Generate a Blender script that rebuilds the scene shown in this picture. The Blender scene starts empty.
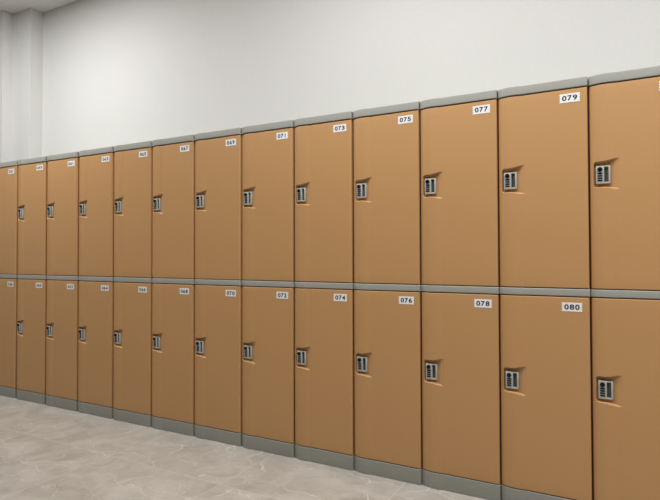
import bpy, bmesh, math
from mathutils import Matrix, Vector
C = bpy.context.scene.collection

# ------------------------------------------------------------------ materials
def mat(name, col, rough=.5, spec=.5, noise=0, nscale=900, bump=0, metal=0, coat=0):
    m = bpy.data.materials.new(name); m.use_nodes = True
    nt = m.node_tree; b = nt.nodes['Principled BSDF']
    b.inputs['Base Color'].default_value = (*col, 1)
    b.inputs['Roughness'].default_value = rough
    b.inputs['Specular IOR Level'].default_value = spec
    b.inputs['Metallic'].default_value = metal
    if noise or bump:
        tc = nt.nodes.new('ShaderNodeTexCoord')
        n = nt.nodes.new('ShaderNodeTexNoise'); n.inputs['Scale'].default_value = nscale
        n.inputs['Detail'].default_value = 3
        nt.links.new(tc.outputs['Object'], n.inputs['Vector'])
        if noise:
            r = nt.nodes.new('ShaderNodeValToRGB')
            r.color_ramp.elements[0].position = .3; r.color_ramp.elements[1].position = .7
            r.color_ramp.elements[0].color = (*[c*(1-noise) for c in col], 1)
            r.color_ramp.elements[1].color = (*[min(1, c*(1+noise)) for c in col], 1)
            nt.links.new(n.outputs['Fac'], r.inputs['Fac']); nt.links.new(r.outputs['Color'], b.inputs['Base Color'])
        if bump:
            bp = nt.nodes.new('ShaderNodeBump'); bp.inputs['Strength'].default_value = bump
            bp.inputs['Distance'].default_value = .0006
            nt.links.new(n.outputs['Fac'], bp.inputs['Height']); nt.links.new(bp.outputs['Normal'], b.inputs['Normal'])
    return m

M_door = mat('tan_plastic', (.520, .289, .121), .46, .40, .05, 420, .10)
M_body = mat('brown_carcass', (.09, .032, .02), .6, .3)
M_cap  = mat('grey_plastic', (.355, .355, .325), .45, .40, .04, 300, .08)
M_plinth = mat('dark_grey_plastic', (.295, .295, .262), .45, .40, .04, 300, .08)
M_plate = mat('silver_grey_plastic', (.46, .47, .44), .32, .5, .03, 300)
M_slot = mat('slot_grey_plastic', (.085, .09, .085), .4, .4)
M_black = mat('black_plastic', (.006, .006, .008), .35, .4)
M_paper = mat('white_sticker', (.83, .84, .86), .5, .3)
M_ink  = mat('black_ink', (.022, .022, .03), .6, .2)
M_wall = mat('white_paint', (.665, .665, .65), .85, .25, .012, 60, .05)
M_room = mat('bounce_cut_dark_paint', (.12, .115, .105), .9, .2)  # dark tone for the unseen right and front walls, chosen to cut bounced light
M_ceil = mat('ceiling_paint', (.80, .79, .75), .9, .2, .02, 6)

def floor_mat():
    m = bpy.data.materials.new('marble_tile'); m.use_nodes = True
    nt = m.node_tree; N = nt.nodes; L = nt.links; b = N['Principled BSDF']
    def new(t, **k):
        n = N.new(t)
        for a, v in k.items(): setattr(n, a, v)
        return n
    geo = new('ShaderNodeNewGeometry'); pos = geo.outputs['Position']
    def math_(op, a, bb=None, c=None):
        n = new('ShaderNodeMath', operation=op)
        for i, v in enumerate((a, bb, c)):
            if v is None: continue
            if isinstance(v, (int, float)): n.inputs[i].default_value = v
            else: L.new(v, n.inputs[i])
        return n.outputs[0]
    sep = new('ShaderNodeSeparateXYZ'); L.new(pos, sep.inputs[0])
    # tile grid (0.8 m), joints at x = -2.44 + .8k and y = -.465 + .8k
    tx = math_('DIVIDE', math_('ADD', sep.outputs[0], 2.44+8), .8)
    ty = math_('DIVIDE', math_('ADD', sep.outputs[1], .468+8), .8)
    def edge(t):
        f = math_('FRACT', t); return math_('MINIMUM', f, math_('SUBTRACT', 1.0, f))
    d = math_('MINIMUM', edge(tx), edge(ty))
    joint = math_('LESS_THAN', d, .0022)
    # per tile offset of the stone pattern
    cx = math_('FLOOR', tx); cy = math_('FLOOR', ty)
    comb = new('ShaderNodeCombineXYZ'); L.new(math_('MULTIPLY', cx, 3.71), comb.inputs[0]); L.new(math_('MULTIPLY', cy, 5.37), comb.inputs[1])
    L.new(math_('MULTIPLY', math_('ADD', cx, cy), 2.3), comb.inputs[2])
    add = new('ShaderNodeVectorMath', operation='ADD'); L.new(pos, add.inputs[0]); L.new(comb.outputs[0], add.inputs[1])
    P = add.outputs[0]
    # domain warp
    wn = new('ShaderNodeTexNoise'); wn.inputs['Scale'].default_value = 2.6; wn.inputs['Detail'].default_value = 6
    L.new(P, wn.inputs['Vector'])
    ws = new('ShaderNodeVectorMath', operation='MULTIPLY_ADD'); L.new(wn.outputs['Color'], ws.inputs[0]); ws.inputs[1].default_value = (.42, .42, .42); L.new(P, ws.inputs[2])
    W = ws.outputs[0]
    # cloudy base
    cl = new('ShaderNodeTexNoise'); cl.inputs['Scale'].default_value = 5.5; cl.inputs['Detail'].default_value = 9; cl.inputs['Roughness'].default_value = .62
    L.new(W, cl.inputs['Vector'])
    r1 = new('ShaderNodeValToRGB'); e = r1.color_ramp.elements
    e[0].position = .33; e[0].color = (.355, .328, .296, 1); e[1].position = .68; e[1].color = (.503, .473, .438, 1)
    x = r1.color_ramp.elements.new(.5); x.color = (.430, .400, .365, 1)
    L.new(cl.outputs['Fac'], r1.inputs['Fac'])
    # white veins: voronoi cell edges of the warped domain, broken up by noise
    def veins(scale, width, seed, lo, hi):
        mp = new('ShaderNodeMapping'); mp.inputs['Location'].default_value = (seed, seed*1.7, seed*.3)
        mp.inputs['Rotation'].default_value = (0, 0, .6); mp.inputs['Scale'].default_value = (1, 1.9, 1)
        L.new(W, mp.inputs['Vector'])
        v = new('ShaderNodeTexVoronoi', feature='DISTANCE_TO_EDGE'); v.inputs['Scale'].default_value = scale
        L.new(mp.outputs[0], v.inputs['Vector'])
        mr = new('ShaderNodeMapRange'); mr.interpolation_type = 'SMOOTHSTEP'
        mr.inputs['From Min'].default_value = 0; mr.inputs['From Max'].default_value = width
        mr.inputs['To Min'].default_value = 1; mr.inputs['To Max'].default_value = 0
        L.new(v.outputs['Distance'], mr.inputs['Value'])
        bn = new('ShaderNodeTexNoise'); bn.inputs['Scale'].default_value = 3.2; bn.inputs['Detail'].default_value = 3
        L.new(mp.outputs[0], bn.inputs['Vector'])
        m2 = new('ShaderNodeMapRange'); m2.inputs['From Min'].default_value = lo; m2.inputs['From Max'].default_value = hi
        L.new(bn.outputs['Fac'], m2.inputs['Value'])
        return math_('MULTIPLY', mr.outputs[0], m2.outputs[0])
    va = veins(2.6, .020, 3.1, .42, .60); vb = veins(6.5, .030, 9.7, .44, .62)
    vv = math_('MINIMUM', math_('ADD', math_('MULTIPLY', va, 1.0), math_('MULTIPLY', vb, .7)), 1.0)
    mx = new('ShaderNodeMix', data_type='RGBA'); L.new(vv, mx.inputs['Factor']); L.new(r1.outputs['Color'], mx.inputs['A'])
    mx.inputs['B'].default_value = (.62, .585, .54, 1)
    # few fine dark cracks
    vd = veins(3.1, .012, 21.0, .60, .72)
    mx2 = new('ShaderNodeMix', data_type='RGBA'); L.new(math_('MULTIPLY', vd, .45), mx2.inputs['Factor']); L.new(mx.outputs['Result'], mx2.inputs['A'])
    mx2.inputs['B'].default_value = (.20, .17, .145, 1)
    mx3 = new('ShaderNodeMix', data_type='RGBA'); L.new(math_('MULTIPLY', joint, .8), mx3.inputs['Factor']); L.new(mx2.outputs['Result'], mx3.inputs['A'])
    mx3.inputs['B'].default_value = (.60, .56, .50, 1)
    L.new(mx3.outputs['Result'], b.inputs['Base Color'])
    b.inputs['Roughness'].default_value = .33; b.inputs['Specular IOR Level'].default_value = .45
    return m
M_floor = floor_mat()

# ------------------------------------------------------------------ helpers
def link(name, me, m, parent=None, loc=(0, 0, 0)):
    o = bpy.data.objects.new(name, me); C.objects.link(o)
    if not me.materials:
        for k in (m if isinstance(m, (list, tuple)) else [m]): me.materials.append(k)
    o.location = loc
    if parent: o.parent = parent
    return o
def add_box(bm, x0, x1, y0, y1, z0, z1, bev=0, seg=2):
    r = bmesh.ops.create_cube(bm, size=1, matrix=Matrix.Translation(((x0+x1)/2, (y0+y1)/2, (z0+z1)/2)) @ Matrix.Diagonal((x1-x0, y1-y0, z1-z0, 1)))
    if bev:
        es = list({e for v in r['verts'] for e in v.link_edges})
        bmesh.ops.bevel(bm, geom=es, offset=bev, segments=seg, affect='EDGES', profile=.5)
def add_cyl(bm, x, y0, y1, z, r, n=28, bev=.0008):
    q = bmesh.ops.create_cone(bm, cap_ends=True, segments=n, radius1=r, radius2=r, depth=abs(y1-y0),
        matrix=Matrix.Translation((x, (y0+y1)/2, z)) @ Matrix.Rotation(math.pi/2, 4, 'X'))
    if bev:
        es = [e for e in {e for v in q['verts'] for e in v.link_edges} if abs(e.verts[0].co.y-e.verts[1].co.y) < 1e-6]
        bmesh.ops.bevel(bm, geom=es, offset=bev, segments=2, affect='EDGES')
def to_mesh(bm, name, smooth=False, angle=None):
    me = bpy.data.meshes.new(name); bmesh.ops.recalc_face_normals(bm, faces=bm.faces[:]) ; bm.to_mesh(me); bm.free()
    if smooth:
        for p in me.polygons: p.use_smooth = True
        if angle: me.set_sharp_from_angle(angle=angle)
    return me
def struct(name, bm, m, bevel=0):
    o = link(name, to_mesh(bm, name), m); o['kind'] = 'structure'; return o

# ------------------------------------------------------------------ the room
CEIL = 3.375; WY = .472
def box_struct(name, m, *b):
    bm = bmesh.new(); add_box(bm, *b); return struct(name, bm, m)
box_struct('floor', M_floor, -6.6, 3.2, -5.0, .72, -.1, 0)
box_struct('ceiling', M_ceil, -6.6, 3.2, -5.0, .72, CEIL, CEIL+.1)
box_struct('wall_back', M_wall, -4.548, 3.2, WY, .72, 0, CEIL)
# stepped pillar where the back wall meets the left end of the room
bm = bmesh.new()
pts = [(-4.548, .72), (-4.548, .352), (-4.815, .352), (-4.815, .258), (-6.6, .258), (-6.6, .72)]
lo = [bm.verts.new((x, y, 0)) for x, y in pts]; hi = [bm.verts.new((x, y, CEIL)) for x, y in pts]
bm.faces.new(lo); bm.faces.new(hi[::-1])
for i in range(len(pts)):
    j = (i+1) % len(pts); bm.faces.new((lo[i], lo[j], hi[j], hi[i]))
struct('wall_corner', bm, M_wall)
box_struct('wall_left', M_wall, -6.7, -6.6, -5.0, .72, 0, CEIL)
box_struct('wall_right', M_room, 3.2, 3.3, -5.0, .72, 0, CEIL)
box_struct('wall_front', M_room, -6.6, 3.2, -5.1, -5.0, 0, CEIL)

# ------------------------------------------------------------------ locker geometry
W = .376
Z_PL, Z_RAIL0, Z_UP, Z_CAP, Z_TOP = .0765, .9540, .9865, 1.8640, 1.9035
DH = .8700            # door height
LOCKZ = {True: DH - .3850, False: DH - .3860}     # lock centre above the door's lower edge
KN = [(0, -.0135), (.012, -.0085), (.028, -.0015), (.048, .0042), (.066, .0058), (.086, .0048), (.102, .0022), (.112, 0), (.2, 0), (.4, 0)]
def prof(u):
    """outward bulge of the front (metres) at distance u from the column's left seam"""
    for i in range(len(KN)-1):
        if u <= KN[i+1][0]:
            x0, y0 = KN[i]; x1, y1 = KN[i+1]
            def sl(j):
                if j <= 0 or j >= len(KN)-1: j = min(max(j, 0), len(KN)-2); return (KN[j+1][1]-KN[j][1])/(KN[j+1][0]-KN[j][0])
                return (KN[j+1][1]-KN[j-1][1])/(KN[j+1][0]-KN[j-1][0])
            h = x1-x0; t = (u-x0)/h; a, b = sl(i)*h, sl(i+1)*h
            if KN[i][0] >= .112: return 0
            return (2*t**3-3*t**2+1)*y0+(t**3-2*t**2+t)*a+(-2*t**3+3*t**2)*y1+(t**3-t**2)*b
    return 0
def ss(t): t = max(0, min(1, t)); return t*t*(3-2*t)
def edge_round(d, r):
    if d >= r: return 0
    d = max(d, 0); return r - math.sqrt(max(0, r*r-(r-d)**2))
def pocket(u, z):
    """depth of the finger pocket, z measured from the lock centre"""
    if u < .0165 or u > .1225 or abs(z) > .09: return 0
    f = ss((u-.050)/.068)
    zt = .0565 + .0110*f; zb = -.0550 - .0100*f
    dl = u-.0172; dt = zt-z; db = z-zb
    wt = .0055; wb = .0065; wl = .0045; rc = .013
    # rounded left corners
    for dd in (dt, db):
        if dl < rc and dd < rc:
            q = rc-math.hypot(rc-dl, rc-dd)
            dl2 = q
            if dd is dt: dt = min(dt, q*1.25)
            else: db = min(db, q*1.2)
            dl = min(dl, max(q, 0)) if q < dl else dl
    if dl <= 0 or dt <= 0 or db <= 0: return 0
    depth = .0195*(1-ss((u-.068)/.054))
    return depth*ss(dl/wl)*ss(dt/wt)*ss(db/wb)
def lines(segs):
    out = []
    for a, b, n in segs:
        out += [a+(b-a)*i/n for i in range(n)]
    out.append(segs[-1][1]); return out
G = .0036
def front_panel(name, g, z0, z1, back, er, ez, with_pocket=False, lockz=0, fwd=0.0):
    """one moulded panel: rounded front following prof(u), closed box behind"""
    U0, U1 = g, W-g
    if with_pocket:
        us = lines([(U0, U0+er, 5), (U0+er, .0165, 5), (.0165, .124, 88), (.124, U1-er, 10), (U1-er, U1, 6)])
        zs = lines([(z0, z0+ez, 5), (z0+ez, lockz-.074, 10), (lockz-.074, lockz+.078, 122), (lockz+.078, z1-ez, 10), (z1-ez, z1, 5)])
    else:
        us = lines([(U0, U0+er, 5), (U0+er, .118, 34), (.118, U1-er, 3), (U1-er, U1, 6)])
        zs = lines([(z0, z0+ez, 4), (z0+ez, z1-ez, 2), (z1-ez, z1, 4)])
    bm = bmesh.new(); grid = []
    for z in zs:
        row = []
        for u in us:
            y = -fwd - prof(u) + edge_round(u-U0, er)*.7 + edge_round(U1-u, er) + edge_round(z-z0, ez) + edge_round(z1-z, ez)
            if with_pocket: y += pocket(u, z-lockz)
            row.append(bm.verts.new((u-W/2, min(y, back-.001), z)))
        grid.append(row)
    for i in range(len(zs)-1):
        for j in range(len(us)-1):
            f = bm.faces.new((grid[i][j], grid[i][j+1], grid[i+1][j+1], grid[i+1][j])); f.smooth = True
    # sides and back
    rim = grid[0] + [r[-1] for r in grid[1:]] + grid[-1][-2::-1] + [r[0] for r in grid[-2:0:-1]]
    bk = [bm.verts.new((v.co.x, back, v.co.z)) for v in rim]
    n = len(rim)
    for i in range(n):
        j = (i+1) % n; bm.faces.new((rim[i], bk[i], bk[j], rim[j]))
    bm.faces.new(bk)
    me = bpy.data.meshes.new(name); bmesh.ops.recalc_face_normals(bm, faces=bm.faces[:]); bm.to_mesh(me); bm.free()
    return me

GLYPH = {}
def glyph(ch):
    """outline of one digit, centred, 22.5 mm tall"""
    if ch not in GLYPH:
        cu = bpy.data.curves.new('digit', 'FONT'); cu.body = ch; cu.size = .0300; cu.offset = .0009; cu.resolution_u = 4
        o = bpy.data.objects.new('digit', cu); C.objects.link(o)
        bpy.context.view_layer.update()
        me = bpy.data.meshes.new_from_object(o.evaluated_get(bpy.context.evaluated_depsgraph_get()))
        bpy.data.objects.remove(o); bpy.data.curves.remove(cu)
        xs = [v.co.x for v in me.vertices]; ys = [v.co.y for v in me.vertices]
        mx, my = (min(xs)+max(xs))/2, (min(ys)+max(ys))/2; sy = .0232/(max(ys)-min(ys)); sx = 1.0 if ch == '1' else .0180/(max(xs)-min(xs))
        for v in me.vertices: v.co = ((v.co.x-mx)*sx, 0, (v.co.y-my)*sy)
        GLYPH[ch] = me
    return GLYPH[ch]
def digits_mesh(txt):
    bm = bmesh.new()
    for i, ch in enumerate(txt):
        n = len(bm.verts); bm.from_mesh(glyph(ch)); bm.verts.ensure_lookup_table()
        for v in bm.verts[n:]: v.co.x += (i-1)*.0212
    me = bpy.data.meshes.new('digits'); bm.to_mesh(me); bm.free(); return me
def sticker_mesh(txt):
    """white number label with perforated short edges, digits printed on it"""
    w, h, t = .0405, .0195, .0009
    out = []
    def side(sx, up):
        pts = []
        zs = [-1, -.72, -.58, -.44, -.16, 0, .16, .44, .58, .72, 1]
        dx = [0, 0, .0034, 0, 0, .0034, 0, 0, .0034, 0, 0]
        seq = list(zip(zs, dx))
        if not up: seq = seq[::-1]
        return [(sx*(w-d), z*h) for z, d in seq]
    out = side(1, True) + side(-1, False)
    bm = bmesh.new()
    f = [bm.verts.new((x, -t, z)) for x, z in out]; b = [bm.verts.new((x, 0, z)) for x, z in out]
    bm.faces.new(f); bm.faces.new(b[::-1]); n = len(f)
    for i in range(n): bm.faces.new((f[i], b[i], b[(i+1) % n], f[(i+1) % n]))
    bmesh.ops.recalc_face_normals(bm, faces=bm.faces[:])
    for fc in bm.faces: fc.material_index = 0
    dm = digits_mesh(txt)
    k = len(bm.faces); nv = len(bm.verts)
    bm.from_mesh(dm); bm.verts.ensure_lookup_table(); bm.faces.ensure_lookup_table()
    for v in bm.verts[nv:]: v.co.y = -t-.00025
    for fc in bm.faces[k:]:
        fc.material_index = 1
        fc.normal_update()
        if fc.normal.y > 0: fc.normal_flip()
    me = bpy.data.meshes.new('number_sticker'); bm.to_mesh(me); bm.free(); bpy.data.meshes.remove(dm)
    return me

# shared meshes (local frame of a locker: x = 0 at its middle, y = 0 front plane, z = 0 its base)
ME = {}
ME['door_hi'] = front_panel('door', G, 0, DH, .020, .0060, .0035, True, LOCKZ[True])
ME['door_lo'] = front_panel('door', G, 0, DH, .020, .0060, .0035, True, LOCKZ[False])
ME['cap'] = front_panel('top_cap', .0016, 0, Z_TOP-Z_CAP, .455, .0075, .0030, fwd=.0045)
ME['rail'] = front_panel('middle_rail', .0010, 0, Z_UP-Z_RAIL0, .455, .0030, .0045, fwd=.0005)
ME['plinth'] = front_panel('plinth', .0012, 0, Z_PL, .455, .0040, .0030, fwd=.0)
def body_mesh(h):
    """open carcass: sides, back, top and bottom panels behind the door"""
    bm = bmesh.new(); x = W/2-.0004; t = .012; y0, y1 = .0205, .455
    add_box(bm, -x, -x+t, y0, y1, 0, h); add_box(bm, x-t, x, y0, y1, 0, h)
    add_box(bm, -x+t, x-t, y1-t, y1, 0, h)
    add_box(bm, -x+t, x-t, y0, y1-t, 0, t); add_box(bm, -x+t, x-t, y0, y1-t, h-t, h)
    return to_mesh(bm, 'body')
ME['body_lo'] = body_mesh(Z_RAIL0-Z_PL); ME['body_hi'] = body_mesh(Z_CAP-Z_UP)

# lock: origin = plate centre at the plate's back, front towards -y
PW, PH = .0285, .0382
def plate():
    bm = bmesh.new(); y0, y1 = -.0085, .004
    add_box(bm, -PW, .0030, y0, y1, -PH, PH, .0014)                 # block that holds knob and wheels
    add_box(bm, .0198, .0268, y0, y1, -PH, PH, .0014)                  # outer rim of the finger slot
    add_box(bm, .002, .0210, y0, y1, PH-.0060, PH, .0014)
    add_box(bm, .002, .0210, y0, y1, -PH, -PH+.0070, .0014)
    return to_mesh(bm, 'lock_plate', True, math.radians(40))
def slot():
    bm = bmesh.new()
    # slanted finger recess, deep on the left and shallow on the right
    p = [(.0030, .0030), (.0090, .0025), (.0165, -.0035), (.0196, -.0045), (.0196, .0045), (.0030, .0045)]
    z0, z1 = -PH+.0068, PH-.0058
    a = [bm.verts.new((x, y, z0)) for x, y in p]; b = [bm.verts.new((x, y, z1)) for x, y in p]
    bm.faces.new(a); bm.faces.new(b[::-1])
    for i in range(len(p)): j = (i+1) % len(p); bm.faces.new((a[i], a[j], b[j], b[i]))
    return to_mesh(bm, 'pull_slot')
def knob():
    bm = bmesh.new(); add_cyl(bm, 0, -.0165, -.0080, 0, .0098)
    add_box(bm, -.0017, .0017, -.0178, -.0163, -.0066, .0066, .0005)
    return to_mesh(bm, 'lock_knob', True, math.radians(40))
def wheel():
    bm = bmesh.new(); add_box(bm, -.0096, .0096, -.0100, -.0080, -.0033, .0033, .0008)
    return to_mesh(bm, 'code_wheel', True, math.radians(40))
ME['plate'] = plate(); ME['slot'] = slot(); ME['knob'] = knob(); ME['wheel'] = wheel()

def empty(name, loc):
    o = bpy.data.objects.new(name, None); C.objects.link(o); o.location = loc; o.empty_display_size = .05; return o
def make_locker(upper):
    root = empty('locker', (0, 0, 0))
    if upper:
        link('body', ME['body_hi'], M_body, root)
        link('top_cap', ME['cap'], M_cap, root, (0, 0, Z_CAP-Z_UP))
        dz = Z_CAP-.0042-DH-Z_UP
    else:
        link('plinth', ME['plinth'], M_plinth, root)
        link('body', ME['body_lo'], M_body, root, (0, 0, Z_PL))
        link('middle_rail', ME['rail'], M_cap, root, (0, 0, Z_RAIL0))
        dz = Z_RAIL0-.0040-DH
    d = link('door', ME['door_hi' if upper else 'door_lo'], M_door, root, (0, 0, dz))
    lk = link('combination_lock', ME['plate'], M_plate if not ME['plate'].materials else [], root, (.0560-W/2, .0100, dz+LOCKZ[upper]))
    lk['label'] = 'grey combination lock with a finger slot'
    new = not ME['slot'].materials
    link('pull_slot', ME['slot'], M_slot if new else [], lk)
    link('lock_knob', ME['knob'], M_black if new else [], lk, (-.0130, 0, .0225))
    for k in range(4):
        link('code_wheel', ME['wheel'], M_black if (new and k == 0) else [], lk, (-.0130, 0, .0055-k*.0099))
    return root
proto = {True: make_locker(True), False: make_locker(False)}
def copy_tree(o, parent=None):
    c = o.copy(); C.objects.link(c); c.parent = parent
    for ch in list(o.children): copy_tree(ch, c)
    return c

# seam positions of the columns (the real ones stand with small irregular gaps)
DX = [-.0015, .0045, .0095, .0095, .0075, .005, .0060, .0070, .0075, .0105, .0135, .0155, .0155]
seams = [W-.002] + [-k*W - DX[k]*1.0 for k in range(13)]
ORD = ['leftmost', 'second from the left', 'third from the left', 'fourth from the left', 'fifth from the left', 'sixth from the left',
       'seventh from the left', 'eighth from the left', 'sixth from the right', 'fifth from the right', 'fourth from the right', 'third from the right', 'second from the right']
ORD = ORD[:8] + ['fifth from the right', 'fourth from the right', 'third from the right', 'second from the right', 'rightmost']
used = set()
for c in range(13):                                  # c = 0 is the column at the right edge
    xr, xl = seams[c], seams[c+1]; xc = (xr+xl)/2
    col_from_left = 12-c
    for upper in (True, False):
        num = 81-2*c + (0 if upper else 1)
        if upper not in used: o = proto[upper]; used.add(upper)
        else: o = copy_tree(proto[upper])
        o.location = (xc, 0, Z_UP if upper else 0)
        o.scale = ((xl-xr)/-W, 1, 1)
        txt = '%03d' % num
        door = [ch for ch in o.children if ch.name.startswith('door')][0]
        for ch in list(door.children): bpy.data.objects.remove(ch)
        row = 'upper' if upper else 'lower'
        s = link('number_sticker', sticker_mesh(txt), [M_paper, M_ink], door, (W/2-.0305-.0405, -.0001, DH-(.0200 if upper else .0225)-.0195))
        s['label'] = 'white sticker printed ' + txt
        where = 'cut off by the right edge of the photo' if c == 0 else '%s' % ORD[col_from_left]
        o['label'] = 'tan locker numbered %s, %s row, %s' % (txt, row, where)
        o['category'] = 'locker'
        o['group'] = 'tan lockers in the %s row' % row

# ------------------------------------------------------------------ camera (fitted to the photograph)
f, yaw, pitch, roll = 540.0, .50707, .01887, -.00275
cy, sy, cp, sp, cr, sr = math.cos(yaw), math.sin(yaw), math.cos(pitch), math.sin(pitch), math.cos(roll), math.sin(roll)
F = Vector((-sy*cp, cy*cp, sp)); R0 = Vector((cy, sy, 0)); U0 = R0.cross(F)
R = cr*R0+sr*U0; U = -sr*R0+cr*U0
cam = bpy.data.cameras.new('camera'); co = bpy.data.objects.new('camera', cam); C.objects.link(co)
M = Matrix((R, U, -F)).transposed().to_4x4(); M.translation = Vector((.15224, -2.56105, 1.13706))
co.matrix_world = M
cam.sensor_fit = 'HORIZONTAL'; cam.sensor_width = 36; cam.lens = f*36/660; cam.shift_y = (244.73-250)/660; cam.clip_start = .02
bpy.context.scene.camera = co

# ------------------------------------------------------------------ light: recessed ceiling panels
def panel(x, y, sx, sy_, power, col=(1, .995, .975)):
    l = bpy.data.lights.new('ceiling_panel_light', 'AREA'); l.shape = 'RECTANGLE'; l.size = sx; l.size_y = sy_
    l.energy = power; l.color = col
    o = bpy.data.objects.new('ceiling_panel_light', l); C.objects.link(o); o.location = (x, y, CEIL-.004)
for x, y, p in ((-3.75, -.82, 31), (-1.0, -.90, 24), (2.2, -.95, 17), (-5.0, -1.4, 4.7), (.6, -1.4, 20), (2.2, -1.6, 27)):
    panel(x, y, 1.1, .3, p)
w = bpy.data.worlds.new('world'); bpy.context.scene.world = w; w.use_nodes = True
w.node_tree.nodes['Background'].inputs[0].default_value = (.5, .5, .5, 1); w.node_tree.nodes['Background'].inputs[1].default_value = 0
vs = bpy.context.scene.view_settings
bpy.context.scene.display_settings.display_device = 'sRGB'
vs.view_transform = 'Standard'; vs.look = 'None'; vs.gamma = 1; vs.use_curve_mapping = False; vs.exposure = .75
